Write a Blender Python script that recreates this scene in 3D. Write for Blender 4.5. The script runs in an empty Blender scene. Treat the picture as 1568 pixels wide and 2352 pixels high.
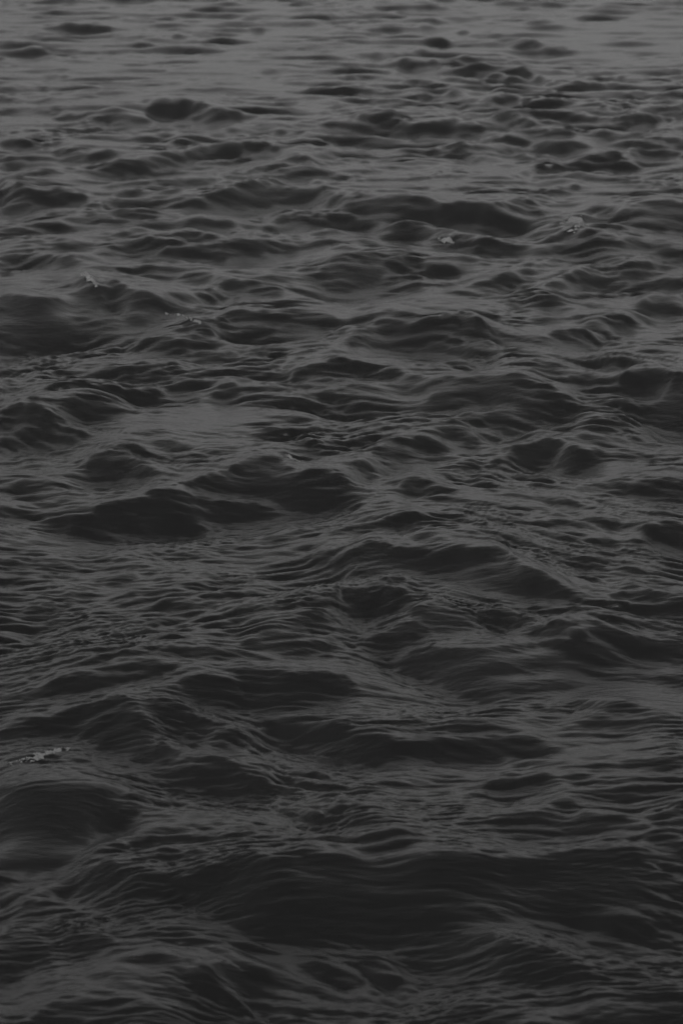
import bpy, math
import numpy as np
from mathutils import Vector, noise as mnoise

# ------------------------------------------------------------------ camera
scene = bpy.context.scene
H = 4.0                                    # metres above the mean water level
TOP, BOT = math.radians(6.0), math.radians(25.0)
PITCH = (TOP + BOT) / 2
VF = BOT - TOP
cd = bpy.data.cameras.new('camera')
cam = bpy.data.objects.new('camera', cd)
scene.collection.objects.link(cam)
scene.camera = cam
cam.location = (0, 0, H)
cam.rotation_euler = (math.pi / 2 - PITCH, 0, 0)
cd.sensor_fit = 'VERTICAL'
cd.sensor_height = 36
cd.angle = VF
cd.clip_start = 0.1
cd.clip_end = 20000
cd.dof.use_dof = True
cd.dof.focus_distance = 15.0
cd.dof.aperture_fstop = 5.0

# ------------------------------------------------------------------ light
SUN_EL, SUN_AZ = math.radians(52), math.radians(200)
w = bpy.data.worlds.new('World')
scene.world = w
w.use_nodes = True
nt = w.node_tree
nt.nodes.clear()
sky = nt.nodes.new('ShaderNodeTexSky')
sky.sky_type = 'NISHITA'
sky.sun_disc = False
sky.sun_elevation = SUN_EL
sky.sun_rotation = SUN_AZ
sky.air_density = 1.0
sky.dust_density = 4.0
sky.ozone_density = 1.0
bw = nt.nodes.new('ShaderNodeHueSaturation')           # an overcast, colourless sky
bw.inputs['Saturation'].default_value = 0.0
bg = nt.nodes.new('ShaderNodeBackground')
bg.inputs['Strength'].default_value = 0.06
out = nt.nodes.new('ShaderNodeOutputWorld')
nt.links.new(sky.outputs[0], bw.inputs['Color'])
tc = nt.nodes.new('ShaderNodeTexCoord')             # a broken cloud sheet, lighter and darker by turns
cn = nt.nodes.new('ShaderNodeTexNoise'); cn.inputs['Scale'].default_value = 5.0
cn.inputs['Detail'].default_value = 5
cr = nt.nodes.new('ShaderNodeMapRange')
cr.inputs['From Min'].default_value = 0.3; cr.inputs['From Max'].default_value = 0.7
cr.inputs['To Min'].default_value = 0.78; cr.inputs['To Max'].default_value = 1.22
cm = nt.nodes.new('ShaderNodeVectorMath'); cm.operation = 'SCALE'
nt.links.new(tc.outputs['Generated'], cn.inputs['Vector'])
nt.links.new(cn.outputs['Fac'], cr.inputs['Value'])
nt.links.new(bw.outputs[0], cm.inputs[0])
nt.links.new(cr.outputs[0], cm.inputs['Scale'])
nt.links.new(cm.outputs[0], bg.inputs['Color'])
nt.links.new(bg.outputs[0], out.inputs['Surface'])

sd = bpy.data.lights.new('sun', 'SUN')
sd.energy = 0.5
sd.angle = math.radians(30)
sd.color = (1, 0.99, 0.98)
sun = bpy.data.objects.new('sun', sd)
scene.collection.objects.link(sun)
sun.rotation_euler = (math.pi / 2 - SUN_EL, 0, math.pi - SUN_AZ)

scene.view_settings.view_transform = 'Standard'
scene.view_settings.look = 'None'
scene.view_settings.exposure = 0.96
scene.view_settings.gamma = 1
scene.view_settings.use_curve_mapping = False

# ------------------------------------------------------------------ wave survey
# Wave faces (P = outline of a face turned to the viewer) and ridges or
# runnels (S = a line with a width), located in a 1568 x 2352 survey frame;
# each is laid out on the water at its own distance below.
SURVEY = """
M .25 380,540 1250,540 1250,680 380,680
M .35 -20,660 400,640 420,800 -20,800
M .25 1230,470 1590,470 1590,740 1230,740
M .15 480,700 1150,700 1150,800 480,800
M .3 780,850 1590,850 1590,1000 780,1000
M .25 900,270 1590,270 1590,370 900,370
M .2 560,460 1230,460 1230,530 560,530
M .2 -20,1080 600,1080 600,1230 -20,1230
M .2 -20,940 250,940 250,1030 -20,1030
M .2 900,1450 1590,1450 1590,1560 900,1560
M .25 150,1600 1200,1600 1200,1770 250,1770
M .1 400,1990 1590,1980 1590,2200 1300,2250 500,2140
M .15 -20,1990 300,1990 300,2130 -20,2130
M .2 400,2250 700,2280 700,2370 400,2370
M .2 200,230 520,230 520,300 200,300
M .2 -20,320 500,330 500,400 -20,400
M .2 -20,500 400,500 400,600 -20,600
M -.15 250,920 560,920 600,1060 300,1060
M -.15 1060,1060 1590,1060 1590,1180 1060,1180
M -.2 -20,1230 560,1230 560,1480 -20,1480
M -.45 1320,1565 1590,1565 1590,1620 1320,1620
M -.15 280,1820 900,1820 900,1960 280,1960
M -.1 900,1680 1590,1680 1590,1960 900,1960
M -.3 200,130 800,130 800,220 200,220
M -.3 1280,50 1590,50 1590,160 1280,160
M -.2 -20,220 150,220 150,320 -20,320
M -.3 780,370 1250,370 1250,450 780,450
M -.15 1030,1190 1300,1190 1500,1400 1250,1370
P 0.47 85,60 130,58 180,60 230,65 270,80 230,80 180,75 120,72
S .6 8 240,95 290,100 350,98 400,92 470,80 530,72 590,62
S .6 6 145,90 190,86
S .5 12 0,116 60,118 110,122
S .4 4 0,94 130,90
S .5 6 220,135 290,136 350,130 410,140
P .4 602,158 640,152 680,160 720,180 690,187 620,178
S .4 6 420,212 470,207 540,215 590,220
S .4 6 100,175 160,182 190,170
S .5 6 470,21 520,18
S .4 8 265,56 300,54
S .4 7 30,5 90,8 200,2
P 0.70 325,230 345,224 400,228 435,235 445,250 420,262 370,268 345,250
P 0.55 240,260 275,255 330,262 340,280 300,292 260,285
P 0.55 450,250 500,255 525,268 500,282 460,275
S .6 8 340,285 400,308
S .5 10 120,262 180,270 235,265
S .6 10 60,322 120,320
P 0.55 125,345 155,342 190,350 160,360
S .5 5 0,285 45,288
S .4 7 20,322 50,330
P .7 225,385 290,380 370,360 460,342 520,335 590,340 640,342 590,352 510,352 470,350 380,372 300,392 230,400
S .6 8 400,330 450,312
S .6 8 485,316 550,298
S .6 5 520,262 600,264 680,262
S .5 10 580,290 660,290
S .5 8 690,305 730,318
P 1 0,418 30,428 70,436 160,440 200,455 130,458 100,465 70,480 30,485 0,482
S .6 12 0,378 60,380
S .6 10 260,435 330,445 400,440
P .85 660,372 682,366 720,385 737,410 725,440 735,455 700,465 640,470 560,475 500,478 360,475 380,465 450,462 520,450 560,430 620,412 650,400
S -.5 10 725,395 745,430 770,455
S .6 6 700,385 760,395 784,405
S .5 9 0,560 70,552 140,560
S .6 9 30,520 90,512 150,522
S .5 8 100,500 160,492
S .6 10 190,545 250,530 300,528
P .6 225,570 300,552 370,555 360,572 290,585
P .8 380,575 420,540 440,535 520,548 600,555 700,560 640,575 560,585 480,590 420,600 380,595
P .6 270,550 310,525 330,522 340,545 300,565
P 0.47 838,64 870,60 915,66 905,76 855,76
P .5 970,58 995,53 1020,62 990,68
S .6 8 1244,15 1310,15 1345,22 1358,27
S .5 7 1330,40 1370,42
P 0.47 1480,62 1530,62 1540,70 1510,78 1485,72
S .5 8 960,98 1035,92
S .5 8 985,105 1040,100
S .5 8 1055,82 1100,70
S .5 7 1130,84 1150,76
P 0.47 1165,98 1215,95 1260,104 1310,118 1300,128 1250,132 1225,122 1180,112
S .6 8 810,123 870,130 915,130
S .5 7 930,128 1000,122
P 0.62 915,148 940,143 1000,148 1010,154 950,160 918,158
P 0.55 1040,140 1090,130 1110,135 1070,150 1045,152
S .5 10 784,138 810,148 850,150
S .7 10 1090,170 1120,161 1155,166
S .8 12 1115,186 1160,180 1190,172 1230,186 1270,194
S .7 9 1230,196 1350,196
S .9 10 805,190 835,188
S .9 9 825,213 855,212 870,206
S .6 6 784,206 820,208
S .9 8 978,198 1000,198
S .9 9 1030,212 1060,213
P 0.70 1025,238 1040,230 1058,240 1050,250 1030,246
P 0.62 1118,232 1145,223 1185,230 1170,242 1125,242
P 0.70 1220,240 1245,231 1270,240 1245,250 1222,250
P 0.70 1445,212 1465,206 1482,214 1465,220
S .7 10 1408,220 1430,222
S .6 10 1504,202 1568,196
S .7 8 1536,130 1552,132
S .6 6 1540,163 1568,162
S .5 6 1385,170 1420,165
P 0.47 1375,252 1395,243 1415,255
P 0.62 808,285 845,262 885,255 910,275 940,282 925,300 870,310 810,305
S .5 6 784,257 820,256
P 0.70 935,292 990,290 1040,283 1100,290 1115,300 1090,310 1050,308 1010,308 1000,345 985,350 975,320 945,312
P 0.62 1145,265 1165,262 1210,278 1240,290 1245,305 1200,305 1160,285
S .7 8 1150,297 1180,303
S .7 9 1245,300 1290,302 1310,312
S .7 12 1330,292 1380,300 1410,306
S .7 10 1385,275 1430,287 1450,290
S .6 10 1160,318 1210,325
S .7 14 1215,335 1290,342 1350,332
S .7 18 1060,340 1080,368 1120,360
S .8 12 1140,345 1180,358 1220,370
S .8 10 1105,365 1150,372
S .7 9 1215,362 1265,358
P 0.78 1455,340 1485,328 1515,338 1540,338 1525,350 1490,358 1455,360
S .7 8 1380,362 1460,360
S .8 8 1400,384 1470,382
S .6 6 1315,375 1390,376
S .8 14 1520,345 1568,335
S .6 14 1525,318 1568,312
P .8 1195,398 1230,385 1280,380 1285,392 1240,397
S .7 7 1105,418 1150,413 1180,408
S .6 6 1035,408 1080,412
S .5 6 855,346 895,344
S .6 10 784,408 830,410 870,415
S .5 6 910,370 955,385
P .7 1255,440 1280,425 1340,424 1330,436 1300,452 1265,450
P .85 740,456 860,456 960,458 1010,475 1060,483 1120,490 1160,470 1200,461 1225,470 1245,490 1210,520 1170,530 1100,520 1040,500 980,500 900,492 784,480
S .75 24 760,500 860,512 920,525 1000,535 1040,545
S -.5 6 790,490 870,505 960,520 1040,530
P .9 1420,500 1440,480 1470,467 1520,470 1590,470 1590,540 1500,525 1460,512
S .7 12 1330,495 1390,480 1420,478
S .6 10 1225,538 1270,530 1300,520
S .7 12 1090,570 1150,565 1220,568
P .8 1270,545 1300,530 1380,540 1420,560 1390,585 1300,580 1260,570
S -.5 12 1200,520 1270,505 1340,500
P .7 1430,560 1500,550 1580,560 1580,585 1500,580
S .6 14 0,595 100,600 180,605
P 1 262,650 285,655 330,675 395,700 365,715 345,745 300,735 262,700 245,680
P 1 180,645 200,650 225,670 240,700 220,735 190,760 160,700 165,665
P .95 -10,680 60,690 150,690 165,700 190,735 180,765 130,780 90,795 60,795 -10,790
S -.6 6 60,800 120,785 200,775 270,765 340,765
P .8 485,655 510,645 560,650 640,665 620,680 540,670 500,680 480,668
P .7 370,680 420,678 480,680 500,690 440,695 390,692
S -.7 7 310,665 350,680 400,705
S -.5 6 260,628 500,630 680,635
P .8 530,718 600,722 700,722 770,740 720,750 640,748 560,745
S .6 14 560,760 620,758
S .6 14 270,790 330,795 420,798 500,815 580,808
P .7 430,770 480,765 510,785 470,800 435,790
S .6 7 270,860 310,848 360,840
S .6 10 290,875 330,860 390,858 420,845
S .7 8 400,840 470,842 540,855 600,870 650,885
S -.5 5 420,835 500,845 560,860 640,880
P .9 480,912 510,893 530,880 555,900 565,910
P .8 385,898 400,880 440,875 490,868 470,890 430,905
P .6 290,900 340,893 380,900 350,915 300,910
P .7 130,935 180,925 215,915 260,930 265,945 210,955 150,950
S .6 10 225,855 265,852
P .75 665,855 700,845 760,840 800,845 800,890 720,895 675,890 660,870
S .6 14 605,825 680,820 740,800
S -.4 5 720,820 660,855 655,890
S .5 8 40,850 110,835 170,815
S .5 8 20,880 90,870
P .85 -10,950 60,945 130,955 150,970 100,978 30,975 -10,985
P .85 20,1010 80,985 160,990 200,1000 170,1018 60,1022 -10,1030 -10,1000
S -.7 50 330,950 450,960 560,960
P .6 330,1000 360,990 390,1000 440,1025 420,1030 360,1015
S .4 8 380,990 400,1005
S .4 8 430,1020 490,1035
S -.5 20 400,1070 480,1075 540,1055
P .9 190,1060 220,1045 275,1040 300,1060 340,1090 300,1095 220,1095
S .6 10 290,1050 330,1080 345,1090
P .95 420,1110 480,1095 530,1080 560,1060 600,1055 650,1070 700,1095 784,1105 800,1150 700,1165 640,1150 580,1130 500,1120
P .85 340,1150 420,1140 500,1150 600,1170 700,1175 560,1185 440,1195 330,1200 200,1220 150,1210 180,1190
S -.5 14 230,1120 330,1125 420,1130 520,1145 620,1155
S .6 18 0,1130 80,1125 140,1140
S .5 12 0,1060 100,1070
P .7 660,1020 700,1015 740,1035 700,1045 670,1040
P .85 1260,655 1330,625 1400,600 1470,598 1500,610 1480,630 1400,650 1330,662 1280,665
P .7 1190,610 1280,605 1310,610 1200,630
P .8 760,600 860,605 880,620 830,650 784,665 740,650
P .7 890,595 960,592 970,605 920,610
S .6 12 990,618 1050,620
S .6 10 880,645 950,640
S .7 12 1085,655 1150,648 1200,640
S .6 14 1230,690 1300,705 1370,700
P .7 1480,700 1540,688 1590,690 1590,720 1490,715
S .6 12 1330,730 1400,745 1480,735
P .95 1060,722 1080,735 1105,760 1135,785 1120,815 1080,825 1050,810 1040,780 1045,740
P .75 830,760 900,745 960,740 1040,735 1045,790 1030,810 960,800 850,800 790,790
S .6 10 820,740 900,725 960,722
S -.5 12 1080,730 1130,775 1200,790 1290,810
P .7 1255,770 1320,755 1380,760 1360,785 1300,788
S -.4 14 1350,800 1430,780 1500,770
P .85 784,855 850,845 930,860 990,868 1060,870 1110,865 1160,870 1200,870 1240,885 1200,905 1100,915 1040,930 990,925 960,900 900,890 800,885
P .7 1140,890 1210,880 1250,900 1330,930 1290,950 1200,940 1150,920
P .9 1140,960 1180,945 1240,950 1220,975 1180,992 1160,985
P .9 1430,870 1480,855 1530,860 1540,880 1510,900 1440,895
P 1 1510,930 1540,890 1590,880 1590,975 1500,960 1420,940
S -.4 6 1400,915 1500,912 1545,880
S .7 14 1050,955 1110,980 1170,1005
S -.4 6 1040,965 1120,1000 1170,1010
P .8 850,1040 880,1020 920,1012 980,1015 1010,1035 950,1050 880,1052
S -.4 5 850,1030 900,1010 980,1008 1020,1040
P .8 1020,975 1070,985 1100,1010 1060,1015 1030,1000
P 1 1170,1045 1210,1035 1260,1020 1290,1025 1240,1050 1215,1065
P .95 1290,1045 1340,1035 1380,1050 1350,1070 1320,1085 1290,1065
P .9 1035,1075 1070,1065 1100,1080 1070,1090
S .8 10 820,1078 870,1072 910,1072
P .7 920,1112 960,1105 980,1115 940,1125
S .8 14 1150,1080 1200,1090
S -.4 40 1300,1110 1450,1075 1568,1060
S .8 14 1330,1120 1450,1110 1540,1122
P .8 1430,1105 1500,1110 1590,1125 1590,1150 1500,1130
S .6 8 1290,1145 1350,1155
P .85 110,1190 160,1190 210,1200 260,1195 300,1215 260,1225 200,1222 180,1225 150,1210
P .9 280,1205 340,1190 420,1195 470,1215 400,1222 320,1220
S .6 8 0,1252 60,1258 100,1270 70,1285 0,1297
S .7 8 120,1298 200,1295 240,1290 300,1295 380,1310
P .9 240,1292 310,1292 370,1310 350,1318 290,1305
P .85 205,1322 250,1325 310,1322 300,1332 250,1338
S .5 8 360,1335 400,1337
S .6 6 440,1280 480,1282
P .7 170,1345 215,1350 200,1362 180,1358
S .7 10 600,1310 680,1295 784,1265
P .8 630,1315 700,1300 784,1280 800,1310 720,1320 660,1325
S .5 7 380,1320 450,1318 540,1318
S .6 5 560,1275 640,1245 700,1215 784,1215
S .6 6 400,1360 450,1345 490,1332
P .8 355,1395 400,1385 440,1380 490,1370 470,1385 420,1400
P .7 240,1385 290,1373 320,1380 280,1390
P .4 500,1405 540,1398 590,1408 550,1420
P .6 60,1400 90,1388 130,1395 120,1415 60,1420
S .5 10 0,1430 100,1440
P .5 560,1475 640,1430 784,1410 850,1420 784,1470 700,1478 620,1490 570,1485
P .8 560,1478 600,1472 680,1475 800,1480 784,1488 600,1492
S .6 5 120,1520 200,1500 260,1480
S .6 5 130,1535 220,1515 300,1500
P .8 100,1575 180,1550 240,1530 290,1510 340,1510 400,1520 480,1545 400,1548 300,1560 200,1575 120,1590
S -.5 5 60,1590 150,1550 230,1535 290,1503 400,1510 520,1535
P .9 540,1545 580,1535 620,1540 700,1560 800,1570 784,1590 700,1600 640,1595 580,1580
P .9 420,1570 480,1565 540,1575 600,1590 640,1605 600,1610 520,1595 450,1590
S .6 12 0,1600 80,1590 140,1585
P .9 190,1690 220,1660 260,1642 300,1645 350,1670 370,1690 330,1710 280,1720 230,1705
S -.5 8 180,1700 210,1660 250,1635 300,1630 360,1670 420,1710
P .8 330,1610 400,1615 450,1640 480,1665 420,1670 370,1645
P .8 130,1660 200,1630 270,1610 290,1618 230,1640 160,1665
S .8 16 0,1690 80,1680 180,1660
S -.7 40 0,1760 80,1735 170,1710
S .9 5 0,1765 40,1752 100,1740
S .9 7 130,1725 165,1722
S .8 4 0,1780 60,1775
P .9 300,1720 350,1710 400,1740 500,1760 560,1790 500,1800 400,1780 330,1760
P .9 600,1665 660,1650 740,1660 800,1680 784,1720 700,1700 640,1690
S .8 8 600,1630 680,1622 750,1616
P .8 490,1690 560,1700 600,1720 560,1735 500,1715
P .9 784,1285 830,1265 880,1255 960,1260 1050,1268 1120,1272 1150,1268 1200,1310 1270,1340 1330,1370 1400,1390 1350,1386 1200,1368 1150,1365 1080,1345 1000,1325 900,1320 784,1325
S -.6 14 1150,1258 1220,1306 1300,1348 1400,1378 1480,1400
S -.5 10 784,1340 900,1335 980,1330 1040,1345 1120,1380
S .7 8 784,1345 900,1342 1000,1348
P .5 784,1360 900,1355 960,1370 920,1410 850,1450 784,1480
P .95 950,1395 1000,1378 1050,1390 1090,1410 1060,1440 1000,1445 960,1430 930,1420
S -.5 10 784,1490 860,1455 920,1420 970,1380
P .9 820,1490 880,1455 940,1440 980,1450 960,1470 900,1490 860,1490
S -.4 5 930,1432 970,1440 1010,1452
P .8 1100,1400 1180,1410 1260,1430 1200,1440 1120,1425
P .95 930,1510 1000,1495 1080,1500 1180,1485 1250,1465 1320,1475 1400,1500 1500,1540 1590,1560 1590,1575 1480,1570 1400,1560 1340,1570 1240,1585 1150,1595 1080,1590 1030,1570 1000,1550 940,1540
P .8 1350,1450 1430,1455 1590,1470 1590,1530 1500,1515 1420,1490
S -.3 4 1400,1490 1480,1520 1568,1550
S -.3 4 1480,1500 1568,1535
S -.3 4 1340,1500 1420,1530 1520,1570
S -.5 8 1000,1475 1100,1462 1180,1472
P .7 1340,1190 1400,1185 1440,1200 1380,1205
P .8 1480,1220 1590,1215 1590,1260 1500,1245
P .75 1320,1280 1400,1290 1480,1310 1420,1325 1350,1300
P .9 1440,1340 1500,1370 1590,1375 1590,1410 1480,1400 1430,1370
P .7 890,1200 940,1190 1000,1205 980,1225 920,1215
S .6 10 1160,1225 1200,1240
S -.5 40 1320,1590 1450,1590 1568,1600
S -.4 16 1568,1640 1500,1630 1400,1600 1150,1600 1050,1610
S .85 14 1300,1618 1400,1628 1470,1635
P .85 1150,1630 1250,1620 1300,1640 1260,1660 1180,1650
P .9 1030,1660 1100,1640 1200,1655 1190,1670 1100,1675
P .85 920,1640 980,1635 1020,1650 960,1660
S .8 18 1340,1660 1450,1660 1568,1658
P .95 700,1690 784,1695 870,1700 950,1710 1080,1700 1200,1695 1250,1705 1180,1730 1050,1735 950,1740 880,1745 784,1740 700,1720
P .8 1420,1750 1590,1740 1590,1765 1450,1760
S -.4 8 900,1675 1000,1670 1100,1680 1250,1685
P 1 -10,1830 60,1820 150,1800 220,1805 290,1810 270,1840 240,1880 200,1930 170,1975 100,1985 -10,1975
P .9 290,1850 330,1845 320,1870 260,1890 250,1880
S -.4 12 30,2010 80,2040 130,2010 180,1970 220,1930
S -.5 5 0,2000 60,2035
P .95 150,2010 200,2000 270,2000 290,2015 250,2040 200,2060 160,2050 130,2040
P .9 -10,2020 50,2045 40,2070 -10,2080
P .8 90,2060 130,2045 110,2100 80,2110 30,2115 -10,2115
S -.45 70 330,1890 450,1840 600,1870 784,1920
S .8 7 470,1918 560,1918 640,1912
S .8 8 300,1930 360,1925
P .85 350,1970 400,1955 460,1955 400,1968
P .85 470,1790 530,1800 600,1830 560,1840 500,1815
P .9 540,1800 600,1795 640,1815 590,1825
P 1 470,1995 520,1975 580,1980 640,1990 700,1970 784,1978 870,1970 1000,1965 1060,1975 1130,1985 1200,1980 1290,1970 1420,1960 1500,1990 1590,2010 1590,2120 1480,2140 1420,2150 1340,2120 1200,2110 1080,2115 1000,2150 900,2165 784,2180 720,2170 640,2160 560,2130 500,2090 440,2060 400,2040 440,2010
S -.1 4 560,2090 600,2110
S -.2 5 1270,2075 1380,2080 1420,2095
S -.4 7 1480,2035 1530,2055 1568,2080
S 0 5 980,2090 1050,2088
S .9 18 200,2080 300,2060 400,2045
S .7 14 260,2110 340,2085 420,2080
S -.4 4 200,2100 260,2080 340,2050
S -.4 4 240,2125 300,2115 350,2100
S -.4 4 300,2145 350,2140
S -.4 4 430,2040 500,2025 550,2022
S -.4 4 430,2010 520,2000
P .8 140,2155 200,2160 260,2170 220,2185 150,2180
P .9 -10,2170 60,2160 100,2175 80,2200 20,2240 -10,2250
S .8 6 0,2160 60,2152 130,2145
S -.4 50 420,2130 480,2150 600,2180 750,2220
S -.35 25 120,2180 200,2200 300,2220 430,2240
P .9 450,2230 490,2235 520,2260 560,2290 580,2320 600,2360 400,2360 440,2300
S -.5 16 500,2260 560,2290 640,2320 700,2340
P .85 500,2220 560,2230 640,2260 640,2285 570,2265 520,2245
P .9 100,2330 180,2290 260,2290 330,2310 420,2320 420,2370 60,2370
P .8 690,2220 750,2210 800,2225 784,2250 720,2240
P .9 790,2200 850,2200 880,2210 920,2240 900,2265 840,2260 790,2230
P .95 940,2140 1080,2145 1160,2170 1280,2210 1330,2230 1330,2260 1200,2255 1050,2240 960,2230 920,2200
S -.5 10 1070,2118 1130,2145 1200,2180 1260,2195 1310,2210
S -.3 5 930,2165 1020,2155 1080,2130
S -.4 18 1240,2170 1400,2200 1568,2150
S -.5 40 1450,2200 1568,2180
S -.3 6 900,2220 960,2250
S -.3 6 1120,2285 1260,2285
P .6 1080,2300 1300,2290 1500,2270 1590,2300 1590,2370 1100,2370
P .8 1140,1800 1200,1783 1260,1790 1300,1805 1220,1810 1140,1820
S .85 10 1310,1785 1400,1805 1490,1805
P .85 1240,1855 1290,1845 1340,1850 1300,1862
P .75 1130,1885 1200,1870 1300,1875 1400,1880 1490,1900 1400,1910 1250,1915 1150,1905
P .95 1480,1870 1590,1855 1590,1895 1510,1885
P .85 784,1900 850,1878 900,1900 930,1930 870,1950 800,1955 830,1925
P .9 1490,1935 1540,1920 1590,1940 1590,1960
S .7 8 1100,1930 1150,1935
R 1.3 -20,-20 1590,-20 1590,40 1300,40 900,45 400,50 -20,50
R .8 200,120 600,100 780,150 780,210 500,215 330,200 200,180
R .5 1290,60 1590,60 1590,120 1500,160 1300,130
R 1.7 790,150 1100,150 1590,170 1590,280 1300,290 1000,270 790,260
R .75 740,380 1000,390 1250,400 1200,450 900,450 740,440
R 1.6 1270,500 1420,500 1440,560 1300,600 1230,570
R 1.7 -20,800 300,770 350,715 480,715 620,770 640,880 400,920 -20,900
R .65 300,930 560,920 640,960 560,1040 450,1060 320,1020
R 1.6 600,940 900,930 1080,960 1060,1010 700,1030 600,1000
R 1.7 1050,1050 1300,1060 1350,1090 1200,1110 1050,1100
R 1.2 -20,1350 250,1350 550,1430 650,1500 300,1530 -20,1480
R .35 800,1270 1150,1270 1300,1340 1350,1380 1150,1365 900,1320
R .35 950,1510 1250,1470 1400,1500 1350,1570 1150,1590
R .3 -20,1830 280,1820 200,1930 150,1980 -20,1980
R .45 500,1990 1400,1980 1500,2050 1400,2110 800,2160 520,2080
R 1.4 280,1850 780,1840 800,1960 500,1980 250,1970
R .5 1250,1570 1590,1570 1590,1620 1250,1610
F 1 1060,1180 1590,1150 1590,1620 1350,1560 1100,1420
F 1 1080,720 1590,760 1590,980 1300,1000 1060,900
F .9 280,1620 800,1680 800,1860 420,1850
F .9 420,2130 1000,2200 1000,2370 520,2370
F 1 1050,2080 1590,2000 1590,2220 1250,2220
F .8 300,640 500,650 480,760 330,730
F .8 560,840 900,880 860,940 600,920
F -1 -20,1420 400,1380 330,1600 180,1760 -20,1760
F -1 -20,1960 200,1900 560,1960 500,2120 -20,2140
F -.9 500,1330 900,1180 950,1260 900,1480 560,1480
F -.8 150,380 640,300 640,400 300,420
F -.8 -20,780 300,740 400,860 100,900
F .7 330,960 620,1000 560,1080 380,1060
F -.7 1180,640 1500,580 1520,660 1250,720
R .35 -20,680 150,680 330,650 400,700 340,770 180,770 100,800 -20,800
R 2.2 350,715 480,715 540,750 480,770 360,755
S -.7 4 300,742 305,726 322,718 340,726 345,745
S .5 5 0,70 60,72
S .5 6 20,140 90,135 160,140
S .4 5 560,40 620,36
S .4 5 640,60 700,52 760,56
S .4 5 700,95 760,90
S .5 8 730,118 790,112
S .5 6 0,205 40,200
S .5 8 60,235 110,228 140,232
S .4 6 330,118 420,112
S .5 6 860,20 900,16
S .5 6 1090,12 1140,14
S .5 7 1490,5 1568,8
S .5 6 1400,205 1380,190
S .5 7 1430,185 1490,178
S .4 5 1280,150 1360,155
S -.7 30 1380,110 1480,90 1568,100
S -.6 30 640,205 760,195 820,185
S -.6 24 60,250 110,285
S -.6 20 380,180 560,175
S .6 8 930,225 950,215 980,235 950,245
S .7 7 1285,215 1330,212
S .6 7 1290,250 1340,260 1380,255
S .6 9 1450,270 1470,290 1500,280
S .6 8 1480,255 1568,250
S .6 8 1500,225 1568,232
S .7 7 1370,320 1420,330
S .6 8 1440,312 1500,318
S .5 7 600,320 650,310 720,315
S .6 8 730,288 800,292
S .5 6 640,360 700,352 760,358
S .5 7 30,350 80,348
S .5 6 200,360 260,350
S .6 8 340,358 400,350
S .6 9 0,330 40,338 80,334
S .5 8 100,395 180,392
S .5 8 560,400 600,390 650,388
S -.6 14 480,370 560,370 640,350
S -.6 24 780,400 900,400 1000,425
S -.5 12 460,420 560,415
S .5 7 90,420 200,410
S .6 8 240,460 300,452 360,455
S -.5 8 120,475 220,480
S .6 10 60,510 180,500 260,510
S .6 10 200,500 300,495 400,500
S .5 9 0,535 100,535
S .6 12 430,520 480,515 540,525
S .6 12 600,520 700,510 780,520
S -.5 10 560,500 660,495
S .6 12 560,570 700,560 860,565
S .7 14 700,600 800,585 900,580
S -.4 6 400,545 470,560 560,590
S -.4 4 410,560 480,580
S .6 14 860,545 960,540
S -.4 6 1050,540 1120,530 1200,530
S .6 16 1480,600 1568,590
S .6 10 1400,670 1500,650 1568,655
S .5 8 1120,690 1200,695
S .5 8 1180,720 1250,730
S .5 8 1100,700 1160,720
S -.4 10 640,690 760,680 820,700
S -.4 14 440,720 520,700
S .6 10 300,615 420,615
S .6 9 420,632 480,640
S .5 9 1380,830 1440,825
S .5 9 1230,830 1300,850
S .5 8 1300,870 1380,885
S .7 12 1400,975 1500,985 1568,990
S .6 8 1330,1005 1420,1010 1500,1008
S .6 8 1420,1040 1500,1042
S .5 8 1200,1000 1280,990
S .5 7 760,930 840,935
S .5 8 640,960 700,965
S -.5 7 880,1150 1000,1150 1120,1180
S .6 9 830,1195 870,1190
S .6 10 600,1240 700,1225
S .5 8 640,1262 740,1235 800,1222
S .5 8 470,1240 560,1235
S .5 7 1060,1215 1120,1225
S .6 10 1200,1205 1260,1225 1320,1240
S .6 12 1220,1240 1290,1270 1350,1285
S .6 10 1360,1240 1430,1255 1500,1280
S .6 12 1400,1300 1480,1330 1568,1345
S -.4 8 1330,1210 1420,1250 1500,1290 1568,1300
S -.4 6 1300,1290 1400,1335 1500,1350
S -.5 8 1120,1385 1250,1395 1400,1420 1568,1430
S .7 8 1100,1425 1250,1440 1400,1445
S -.4 5 1280,1430 1400,1455 1568,1465
S .6 8 30,1340 120,1350 200,1375
S .5 6 0,1380 100,1385 180,1400
S .5 7 280,1440 360,1452
S .6 6 250,1500 340,1495 420,1490
S .6 6 220,1465 320,1450
S .5 6 500,1530 620,1525
S .6 8 400,1480 520,1510 640,1525
S -.4 6 640,1540 720,1520 784,1515
S -.4 5 500,1600 620,1615 720,1612
S -.4 6 360,1625 460,1680 560,1720 660,1745
S -.4 6 480,1650 560,1680 620,1720
S .7 10 640,1730 740,1745
S .7 10 780,1650 860,1640
S -.4 6 700,1640 800,1650 880,1670
S .6 7 860,1785 960,1775 1030,1780
S .6 7 900,1800 1000,1795
S -.5 14 880,1755 960,1745
S .6 8 700,1790 800,1780 860,1790
S .6 8 640,1850 720,1860 760,1855
S .6 7 1000,1850 1100,1840
S .5 6 1350,1760 1450,1775
S .5 6 1400,1840 1500,1835
S .6 8 820,1830 900,1820
S .6 8 1040,1890 1110,1880
S -.5 14 720,1960 860,1965 1000,1955 1120,1945
S -.4 10 1200,1935 1350,1925 1420,1930
S .7 8 1460,1960 1520,1975 1568,2000
S -.4 5 1450,1985 1520,2010 1568,2030
S .9 9 480,1945 560,1935
S .7 6 360,1985 440,1965 540,1960
S -.35 5 400,2000 470,1985 540,1975
S .8 18 250,2045 340,2030 420,2015
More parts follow.
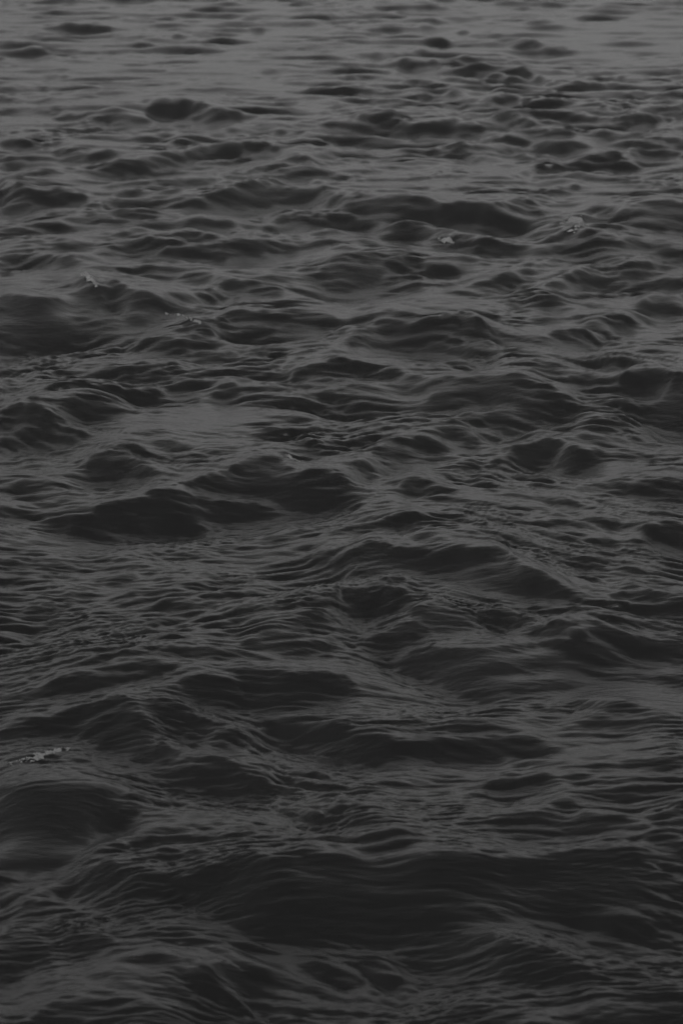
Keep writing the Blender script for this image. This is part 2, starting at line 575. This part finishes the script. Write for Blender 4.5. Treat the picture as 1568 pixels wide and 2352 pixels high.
S -.5 20 0,2260 60,2230 120,2210
S .6 9 200,2240 300,2250
S .5 8 300,2200 380,2210
S .7 8 430,2160 450,2200 440,2230
S .6 6 150,2300 240,2280
S -.4 10 600,2210 720,2240 800,2270
S .8 14 620,2240 700,2260 780,2300
S -.5 10 600,2260 680,2290 760,2330
S -.45 10 690,2185 740,2180 780,2200 850,2260
S -.3 5 960,2210 1060,2225 1150,2240
S -.3 5 1000,2190 1100,2195
S .6 7 1380,2210 1440,2230 1500,2250
S .6 7 1400,2240 1460,2250
S .6 7 1420,2270 1500,2265
S -.35 6 1280,2260 1380,2270 1440,2240
S -.3 16 820,2290 960,2300 1080,2290
"""
#SURVEY_END
W0, H0 = 1568.0, 2352.0
rng = np.random.default_rng(11)


def spline(pts, closed, n=6):
    p = np.array(pts, float)
    m = len(p)
    if m < 3:
        t = np.linspace(0, 1, 8)[:, None]
        return p[0] * (1 - t) + p[-1] * t
    o = []
    for i in range(m if closed else m - 1):
        if closed:
            a, b, c, d = p[(i - 1) % m], p[i], p[(i + 1) % m], p[(i + 2) % m]
        else:
            a, b, c, d = p[max(i - 1, 0)], p[i], p[i + 1], p[min(i + 2, m - 1)]
        for t in np.arange(n) / n:
            o.append(0.5 * (2 * b + (c - a) * t + (2 * a - 5 * b + 4 * c - d) * t * t
                            + (3 * b - 3 * c + d - a) * t ** 3))
    if not closed:
        o.append(p[-1])
    return np.array(o)


def noise2(shape, sx, sy, seed):
    """smooth unit-variance noise on a raster, correlation lengths in cells"""
    r = np.random.default_rng(seed)
    f = np.fft.rfft2(r.standard_normal(shape))
    ky = np.fft.fftfreq(shape[0])[:, None]
    kx = np.fft.rfftfreq(shape[1])[None, :]
    f *= np.exp(-2 * math.pi ** 2 * ((ky * sy) ** 2 + (kx * sx) ** 2) / 1.0)
    o = np.fft.irfft2(f, shape)
    return o / o.std()


def blur(a, sx, sy):
    f = np.fft.rfft2(a)
    ky = np.fft.fftfreq(a.shape[0])[:, None]
    kx = np.fft.rfftfreq(a.shape[1])[None, :]
    f *= np.exp(-2 * math.pi ** 2 * ((ky * sy) ** 2 + (kx * sx) ** 2))
    return np.fft.irfft2(f, a.shape)


RW, RH, MG = 784, 1176, 60                 # raster of the survey with a margin
shape = (RH + 2 * MG, RW + 2 * MG)
yy, xx = np.mgrid[0:shape[0], 0:shape[1]].astype(float)
wx = (xx - MG) * 2 + noise2(shape, 7, 3, 1) * 6 + noise2(shape, 2.5, 1.2, 2) * 4
wy = (yy - MG) * 2 + noise2(shape, 7, 3, 3) * 3.0 + noise2(shape, 2.2, 0.9, 4) * 2.2
D = np.full(shape, -0.28)
farw = 1.4 * np.clip(1 - (yy - MG) / 220, 0, 1)     # far outlines are the most broken up
wx += farw * (noise2(shape, 9, 2, 5) * 7 + noise2(shape, 4, 1, 6) * 4)
wy += farw * (noise2(shape, 8, 2, 15) * 3 + noise2(shape, 3.5, 1, 16) * 2)
RA = np.ones(shape)                        # R = how rippled, relative to the rest
MB = np.zeros(shape)                       # M = broad darker or brighter stretches
FL = np.zeros(shape)                       # F = which way the small crests run
for ln in SURVEY.strip().splitlines():
    tk = ln.split()
    if not tk:
        continue
    if tk[0] in 'PRFM':
        d = float(tk[1]); pts = [tuple(map(float, q.split(','))) for q in tk[2:]]
        c = spline(pts, True)
        x0, x1 = int(c[:, 0].min() / 2 + MG - 14), int(c[:, 0].max() / 2 + MG + 14)
        y0, y1 = int(c[:, 1].min() / 2 + MG - 10), int(c[:, 1].max() / 2 + MG + 10)
        x0, y0 = max(x0, 0), max(y0, 0)
        X, Y = wx[y0:y1, x0:x1], wy[y0:y1, x0:x1]
        ins = np.zeros(X.shape, bool)
        for (ax, ay), (bx_, by_) in zip(c, np.roll(c, -1, 0)):
            if ay == by_:
                continue
            ins ^= ((ay > Y) != (by_ > Y)) & (X < (bx_ - ax) * (Y - ay) / (by_ - ay) + ax)
        m = ins.astype(float)
    else:
        d = float(tk[1]); wd = float(tk[2]); pts = [tuple(map(float, q.split(','))) for q in tk[3:]]
        c = spline(pts, False)
        x0, x1 = int(c[:, 0].min() / 2 + MG - 14 - wd), int(c[:, 0].max() / 2 + MG + 14 + wd)
        y0, y1 = int(c[:, 1].min() / 2 + MG - 10 - wd), int(c[:, 1].max() / 2 + MG + 10 + wd)
        x0, y0 = max(x0, 0), max(y0, 0)
        X, Y = wx[y0:y1, x0:x1], wy[y0:y1, x0:x1]
        dist = np.full(X.shape, 1e9)
        n = len(c)
        for i in range(n - 1):
            a, b = c[i], c[i + 1]
            e = b - a
            L2 = max(e @ e, 1e-6)
            t = np.clip(((X - a[0]) * e[0] + (Y - a[1]) * e[1]) / L2, 0, 1)
            u = (i + t) / (n - 1)
            tap = 0.35 + 0.65 * np.sin(np.pi * np.clip(u, 0.02, 0.98)) ** 0.6
            dist = np.minimum(dist, np.hypot(X - a[0] - t * e[0], Y - a[1] - t * e[1]) / tap)
        m = 1 / (1 + np.exp(np.clip((dist - wd / 2) / (0.8 + wd * 0.10), -30, 30)))
    tgt = {'R': RA, 'F': FL, 'M': MB}.get(tk[0], D)
    sub = tgt[y0:y1, x0:x1]
    sub[...] = sub * (1 - m) + d * m
# a face is sharp at its crest and eases out towards its foot and its ends
foot = D.copy()
for sh, wt in ((2, 0.85), (4, 0.68), (7, 0.5), (11, 0.33), (16, 0.18)):
    mv = np.roll(D, sh, 0)
    mv = blur(mv, 2 + sh * 0.9, 0.6 + sh * 0.2)
    foot = np.maximum(foot, -0.28 + (mv + 0.28) * wt)
D = blur(foot, 1.0, 0.7) + blur(MB, 16, 8)
RA = blur(RA, 14, 8)
FL = blur(FL, 24, 14)

# ------------------------------------------------------------------ world <-> survey
F = (H0 / 2) / math.tan(VF / 2)
cP, sP = math.cos(PITCH), math.sin(PITCH)


def project(x, y, z):
    dz = z - H
    dep = y * cP - dz * sP
    up = y * sP + dz * cP
    dep = np.maximum(dep, 0.3)
    return W0 / 2 + F * x / dep, H0 / 2 - F * up / dep


def bil(a, fx, fy):
    fx = np.clip(fx, 0, a.shape[1] - 1.001); fy = np.clip(fy, 0, a.shape[0] - 1.001)
    ix = fx.astype(np.int32); iy = fy.astype(np.int32)
    tx = fx - ix; ty = fy - iy
    return ((a[iy, ix] * (1 - tx) + a[iy, ix + 1] * tx) * (1 - ty)
            + (a[iy + 1, ix] * (1 - tx) + a[iy + 1, ix + 1] * tx) * ty)


# ------------------------------------------------------------------ large waves
GX, GY0, GY1, GS, GSY = 7.0, 4.0, 56.0, 0.014, 0.02
gx = np.arange(-GX, GX, GS); gy = np.arange(GY0, GY1, GSY)
XX, YY = np.meshgrid(gx, gy)
# slopes of the sea round the surveyed patch
far_d = np.clip(noise2(XX.shape, 26, 10, 7) * 0.55 + noise2(XX.shape, 9, 4, 8) * 0.30 - 0.1, -0.7, 1.0)
mott = noise2(XX.shape, 11, 3.2, 9) + 0.7 * noise2(XX.shape, 5, 1.6, 10)
mott += noise2(XX.shape, 36, 5, 12) * np.clip((YY - 14) / 10, 0, 1) * 0.9
ky = np.fft.fftfreq(XX.shape[0], GSY)[:, None] * 2 * math.pi
kx = np.fft.rfftfreq(XX.shape[1], GS)[None, :] * 2 * math.pi
K0 = 2 * math.pi / 3.8
FILT = -1j * ky / (ky ** 2 + 0.06 * kx ** 2 + K0 ** 2)
FILT = FILT * np.exp(-0.5 * (np.hypot(kx, ky) * 0.012) ** 2)
Z = np.zeros(XX.shape)
for it in range(7):
    u, v = project(XX, YY, blur(Z, 8, 6) if it else Z)
    fu, fv = u / 2 + MG, v / 2 + MG
    d = bil(D, fu, fv)
    edge = np.minimum(np.minimum(fu, shape[1] - fu), np.minimum(fv, shape[0] - fv))
    m = np.clip((edge - 12) / 46, 0, 1)
    m = m * m * (3 - 2 * m)
    d = d * m + far_d * (1 - m)
    d = d * (1 + 0.16 * mott) + 0.12 * mott
    d = np.where(d > 0.5, 0.5 + 0.5 * np.tanh((d - 0.5) / 0.5), d)
    th = np.arctan2(H, YY)
    phi = np.where(d > 0, d * (math.radians(38) - 0.58 * th), d * th * 0.75)
    p = np.tan(phi)
    p = p - blur(p, 120, 120)
    Zn = np.fft.irfft2(np.fft.rfft2(p) * FILT, XX.shape)
    Z = Zn if it == 0 else 0.5 * Z + 0.5 * Zn
DM = d                                      # face strength, for ripple damping
RM = bil(RA, fu, fv) * m + (1 - m)
FM = bil(FL, fu, fv) * m
print('large waves: z', Z.min(), Z.max(), Z.std())


# ------------------------------------------------------------------ ripple tiles
def tile(N, L, lmin, lmax, expo, spread, slope, pw, seed, ang=0.0):
    r = np.random.default_rng(seed)
    k = np.fft.fftfreq(N, L / N) * 2 * math.pi
    KX, KY = np.meshgrid(k, k)
    K = np.hypot(KX, KY); K[0, 0] = 1
    ct = (KX * math.sin(ang) + KY * math.cos(ang)) / K
    S = K ** (-expo) * (spread + (1 - spread) * np.abs(ct) ** pw)
    lam = 2 * math.pi / K
    S *= np.exp(-(lmin / lam) ** 4) * np.exp(-(lam / lmax) ** 4)
    S[0, 0] = 0
    f = np.fft.fft2(r.standard_normal((N, N))) * S
    h = np.fft.ifft2(f).real
    sy = np.fft.ifft2(f * 1j * KY).real
    sc = slope / sy.std()
    dx = np.fft.ifft2(f * -1j * KX / K).real
    dy = np.fft.ifft2(f * -1j * KY / K).real
    return [(a * sc).astype(np.float32) for a in (h, dx, dy)] + [L]


def samp(T, x, y):
    L = T[3]; N = T[0].shape[0]
    fx = (x / L % 1.0) * N; fy = (y / L % 1.0) * N
    ix = fx.astype(np.int32) % N; iy = fy.astype(np.int32) % N
    tx = fx - np.floor(fx); ty = fy - np.floor(fy)
    jx = (ix + 1) % N; jy = (iy + 1) % N
    return [(a[iy, ix] * (1 - tx) + a[iy, jx] * tx) * (1 - ty)
            + (a[jy, ix] * (1 - tx) + a[jy, jx] * tx) * ty for a in T[:3]]


def trio(*a, pw, ang, seed):
    return [tile(*a, pw, seed + i, g) for i, g in enumerate((0.0, ang, -ang))]


T1 = trio(1024, 9.7, 0.14, 1.0, 2.0, 0.18, 0.060, pw=4, ang=0.72, seed=21)
T2 = trio(1024, 3.7, 0.035, 0.28, 1.5, 0.16, 0.145, pw=5, ang=0.80, seed=31)
T3 = trio(1024, 1.3, 0.012, 0.08, 1.6, 0.20, 0.19, pw=6, ang=0.80, seed=41)
TM = tile(512, 11.0, 0.5, 3.0, 1.5, 0.9, 1.0, 2, 24)
TW = tile(512, 6.1, 0.4, 2.0, 2.0, 0.9, 0.25, 2, 25)
tm = TM[0] / TM[0].std()

# ------------------------------------------------------------------ the sheet
# rows: even in viewing angle across the patch, then on to the horizon
tan_half = (W0 / 2) / F
rows_in = 1500
a_near, a_far = math.radians(27.5), math.radians(5.0)
ang = np.linspace(a_near, a_far, rows_in)
r_in = H / np.tan(ang)
r_near = r_in[0] - 10.7 * np.linspace(1, 0, 170)[:-1] ** 1.5
r_far = r_in[-1] * np.geomspace(1, 220, 120)[1:]
ry = np.concatenate([r_near, r_in, r_far])
cols_in = 620
c_in = np.linspace(-1.12, 1.12, cols_in) * tan_half
c_out = c_in[-1] * np.geomspace(1, 30, 70)[1:]
cx = np.concatenate([-c_out[::-1], c_in, c_out])
RY, CX = np.meshgrid(ry, cx, indexing='ij')
reach = np.hypot(np.maximum(RY, 0), H * 1.2)        # columns fan out with distance
X = CX * reach
Y = RY.copy()
ui = (X + GX) / GS; vi = (Y - GY0) / GSY
ins = np.minimum(np.minimum(X + GX, GX - X) / 1.0, np.minimum(Y - GY0, GY1 - Y) / 2.0)
ins = np.clip(ins, 0, 1); ins = ins * ins * (3 - 2 * ins)
z = bil(Z, ui, vi) * ins
dm = bil(DM, ui, vi) * ins
# open sea swell beyond the patch
amp_out = (1 - ins)
s1 = samp(T1[0], X * 0.23, Y * 0.23)
z += amp_out * s1[0] / 0.23 * 1.6
farf = np.clip(1 - (reach - 60) / 400, 0.0, 1)
# warp so the ripples never repeat in step
wv = samp(TW, X, Y)
Xw = X + wv[1] * 1.0; Yw = Y + wv[2] * 1.0
rm = bil(RM, ui, vi) * ins + (1 - ins)
fm = bil(FM, ui, vi) * ins
dfar = np.clip((reach - 13) / 14, 0, 1)
calm = (1 - (0.50 - 0.25 * dfar) * np.clip(dm, 0, 1)) * rm
def patch(x, y):
    ix = (x / 11.0 % 1 * 512).astype(int) % 512; iy = (y / 11.0 % 1 * 512).astype(int) % 512
    return tm[iy, ix]
pa = samp([tm, tm, tm, 11.0], X * 1.3, Y * 0.8)[0]
pb = samp([tm, tm, tm, 11.0], X * 2.1 + 3, Y * 1.6 + 5)[0]
g1 = np.clip(1 + 0.35 * pa, 0.2, 2) * calm * (1 + 1.0 * dfar)
g2 = np.clip(1 + 0.5 * pb, 0.15, 2.3) * calm * (1 + 0.5 * dfar)
g3 = np.clip(1 + 0.6 * pa * 0.5 - 0.4 * pb, 0.1, 2.3) * calm
sp = np.gradient(Y, axis=0)                         # row spacing, to drop what it cannot carry
def fade(lam):
    return np.clip(lam / (sp * 2.5), 0, 1) ** 1.5
pc = samp([tm, tm, tm, 11.0], X * 0.9 + 7, Y * 0.5 + 2)[0] * 0.35
fr = np.clip(fm + pc, -1, 1)
w1, w2 = np.clip(fr, 0, 1), np.clip(-fr, 0, 1)
w0 = 1 - w1 - w2
nrm = 1 / np.sqrt(w0 ** 2 + w1 ** 2 + w2 ** 2)
w0, w1, w2 = w0 * nrm, w1 * nrm, w2 * nrm


def mix(T, x, y):
    return [a * w0 + b * w1 + c * w2 for a, b, c in zip(samp(T[0], x, y), samp(T[1], x, y), samp(T[2], x, y))]


A = mix(T1, Xw * (1 - 0.42 * dfar), Yw); B = mix(T2, Xw * 0.55 + 1.3, Yw); C = mix(T3, Xw * 0.5, Yw + 0.7)
f1, f2, f3 = fade(0.35), fade(0.12), fade(0.035)
CH = 0.7
z = z + A[0] * g1 * f1 + B[0] * g2 * f2 + C[0] * g3 * f3
X = X + CH * (A[1] * g1 * f1 + B[1] * g2 * f2 + C[1] * g3 * f3)
Y = Y + CH * (A[2] * g1 * f1 + B[2] * g2 * f2 + C[2] * g3 * f3)

nr, nc = X.shape
co = np.stack([X, Y, z], -1).astype(np.float32).reshape(-1, 3)
idx = np.arange(nr * nc, dtype=np.int32).reshape(nr, nc)
quads = np.stack([idx[:-1, :-1], idx[:-1, 1:], idx[1:, 1:], idx[1:, :-1]], -1).reshape(-1, 4)
me = bpy.data.meshes.new('water')
me.vertices.add(len(co)); me.vertices.foreach_set('co', co.ravel())
me.loops.add(quads.size); me.loops.foreach_set('vertex_index', quads.ravel())
me.polygons.add(len(quads))
me.polygons.foreach_set('loop_start', np.arange(0, quads.size, 4, dtype=np.int32))
me.polygons.foreach_set('use_smooth', np.ones(len(quads), bool))
me.update(calc_edges=True)
water = bpy.data.objects.new('water', me)
scene.collection.objects.link(water)
water['kind'] = 'structure'
water['label'] = 'dark choppy grey water with rippled wave faces filling the view'
print('tris', len(quads) * 2)

# ------------------------------------------------------------------ air
hz = bpy.data.meshes.new('haze')
hx, hy0, hy1, z0, z1 = 30000.0, -30.0, 12000.0, float(z.min()) - 1.0, H + 0.6
hx = float(np.abs(X).max()) + 20; hy0 = float(Y.min()) - 20; hy1 = float(Y.max()) + 20
hz.from_pydata([(a, b_, c) for a in (-hx, hx) for b_ in (hy0, hy1) for c in (z0, z1)], [],
               [(0, 1, 3, 2), (4, 6, 7, 5), (0, 4, 5, 1), (2, 3, 7, 6), (0, 2, 6, 4), (1, 5, 7, 3)])
ho = bpy.data.objects.new('haze', hz); scene.collection.objects.link(ho)
ho['kind'] = 'stuff'; ho['label'] = 'thin pale spray haze hanging over the whole sea'
hm = bpy.data.materials.new('haze'); hm.use_nodes = True
hm.node_tree.nodes.clear()
pv_ = hm.node_tree.nodes.new('ShaderNodeVolumePrincipled')
pv_.inputs['Color'].default_value = (0.9, 0.9, 0.9, 1)
pv_.inputs['Density'].default_value = 0.00045
ou_ = hm.node_tree.nodes.new('ShaderNodeOutputMaterial')
hm.node_tree.links.new(pv_.outputs[0], ou_.inputs['Volume'])
hz.materials.append(hm)

# ------------------------------------------------------------------ torn foam on a few crests
PU, PV = project(X, Y, z)
ok = (Y > 5) & (PU > -50) & (PU < W0 + 50) & (PV > -50) & (PV < H0 + 50)
oi = np.flatnonzero(ok.ravel())
pu, pv, py_ = PU.ravel()[oi], PV.ravel()[oi], Y.ravel()[oi]


def surf(u, v):
    '''nearest point of the sea along the sight line through (u, v)'''
    dd = np.abs(pu - u) + np.abs(pv - v)
    near = np.flatnonzero(dd < max(5.0, dd.min() + 0.5))
    return co[oi[near[np.argmin(py_[near])]]].astype(float)


fm_ = bpy.data.materials.new('foam'); fm_.use_nodes = True
fb = fm_.node_tree.nodes['Principled BSDF']
fb.inputs['Base Color'].default_value = (0.16, 0.16, 0.16, 1)
fb.inputs['Roughness'].default_value = 0.45
fn = fm_.node_tree.nodes.new('ShaderNodeTexNoise'); fn.inputs['Scale'].default_value = 60
fr_ = fm_.node_tree.nodes.new('ShaderNodeMapRange')
fr_.inputs['To Min'].default_value = 0.04; fr_.inputs['To Max'].default_value = 0.20
fm_.node_tree.links.new(fn.outputs['Fac'], fr_.inputs['Value'])
fm_.node_tree.links.new(fr_.outputs[0], fb.inputs['Base Color'])


def foam(label, line, width, amp, seed, cut=-0.1):
    """one ragged, lumpy skin of froth laid along a crest; where it thins it dips under the water"""
    c = spline(line, False, 8)
    P = np.array([surf(*q) for q in c])
    P[1:-1] = (P[:-2] + P[1:-1] + P[2:]) / 3
    lo, hi = P.min(0) - width * 2, P.max(0) + width * 2
    sel = co[oi].astype(float)
    sel = sel[(sel[:, 0] > lo[0]) & (sel[:, 0] < hi[0]) & (sel[:, 1] > lo[1]) & (sel[:, 1] < hi[1])]
    seg = np.r_[0, np.cumsum(np.linalg.norm(np.diff(P[:, :2], axis=0), axis=1))]
    nu = int(min(130, max(24, seg[-1] / 0.0022))); nv = 44
    sv = np.linspace(0, seg[-1], nu)
    cx_, cy_ = np.interp(sv, seg, P[:, 0]), np.interp(sv, seg, P[:, 1])
    root = P[len(P) // 2]
    vs = []
    for i in range(nu):
        e = math.sin(math.pi * i / (nu - 1)) ** 0.5
        for j in range(nv):
            t = j / (nv - 1) * 2 - 1
            x, y = cx_[i], cy_[i] + t * width
            d2 = (sel[:, 0] - x) ** 2 + (sel[:, 1] - y) ** 2
            k = np.argpartition(d2, 4)[:4]
            wk = 1 / (d2[k] + 1e-7)
            zs = (sel[k, 2] * wk).sum() / wk.sum()
            q = Vector((x * 55 + seed * 9, y * 40, seed))
            lump = mnoise.noise(q) * 0.8 + abs(mnoise.noise(q * 2.3)) * 0.9 + mnoise.noise(q * 5.1) * 0.3
            big = mnoise.noise(q * 0.25) * 0.9
            vs.append((x - root[0], y - root[1],
                       zs + amp * (lump + big + 0.45 - cut - 1.3 * t * t - 1.5 * (1 - e)) - root[2]))
    fs = [(i * nv + j, (i + 1) * nv + j, (i + 1) * nv + j + 1, i * nv + j + 1)
          for i in range(nu - 1) for j in range(nv - 1)]
    mf = bpy.data.meshes.new('foam_crest')
    mf.from_pydata(vs, [], fs)
    mf.polygons.foreach_set('use_smooth', np.ones(len(fs), bool))
    mf.materials.append(fm_)
    o = bpy.data.objects.new('foam_crest', mf); scene.collection.objects.link(o)
    o.location = root
    o['label'] = label; o['category'] = 'foam'; o['group'] = 'torn pale foam on the wave crests'
    return o


foam('largest torn pale foam tuft, topping the peaked dark wave near the left edge',
     [(178, 632), (195, 628), (214, 640), (224, 652)], 0.09, 0.016, 1, -0.35)
foam('broken pale foam crest on the swell near the right edge in the upper part',
     [(1285, 512), (1310, 505), (1340, 508), (1300, 535)], 0.10, 0.010, 2, -0.1)
foam('tiny bright foam curl on the dark wave crest left of the centre',
     [(640, 1052), (662, 1044), (688, 1058)], 0.022, 0.012, 3)
foam('small pale foam fleck on a far crest right of the centre, in the upper quarter',
     [(1008, 548), (1030, 551), (1048, 560)], 0.035, 0.012, 4)
foam('thin wet foam film streaked along the left edge, above the large dark hollow',
     [(-6, 1757), (80, 1736), (172, 1710)], 0.05, 0.0035, 8, 0.3)
foam('long low line of bubbly froth along the crest below the largest foam tuft',
     [(350, 728), (385, 718), (420, 722), (450, 735), (500, 755)], 0.05, 0.010, 7, 0.35)

# ------------------------------------------------------------------ water material
m = bpy.data.materials.new('water'); m.use_nodes = True
n = m.node_tree; b = n.nodes['Principled BSDF']
b.inputs['Base Color'].default_value = (0.002, 0.002, 0.002, 1)
b.inputs['Roughness'].default_value = 0.2
b.inputs['IOR'].default_value = 1.333
geo = n.nodes.new('ShaderNodeNewGeometry')
mp = n.nodes.new('ShaderNodeMapping'); mp.inputs['Scale'].default_value = (9, 22, 9)
nz = n.nodes.new('ShaderNodeTexNoise'); nz.inputs['Scale'].default_value = 1.6
nz.inputs['Detail'].default_value = 4; nz.inputs['Roughness'].default_value = 0.6
bp = n.nodes.new('ShaderNodeBump'); bp.inputs['Strength'].default_value = 0.6
bp.inputs['Distance'].default_value = 0.006
n.links.new(geo.outputs['Position'], mp.inputs['Vector'])
n.links.new(mp.outputs[0], nz.inputs['Vector'])
n.links.new(nz.outputs['Fac'], bp.inputs['Height'])
n.links.new(bp.outputs[0], b.inputs['Normal'])
me.materials.append(m)
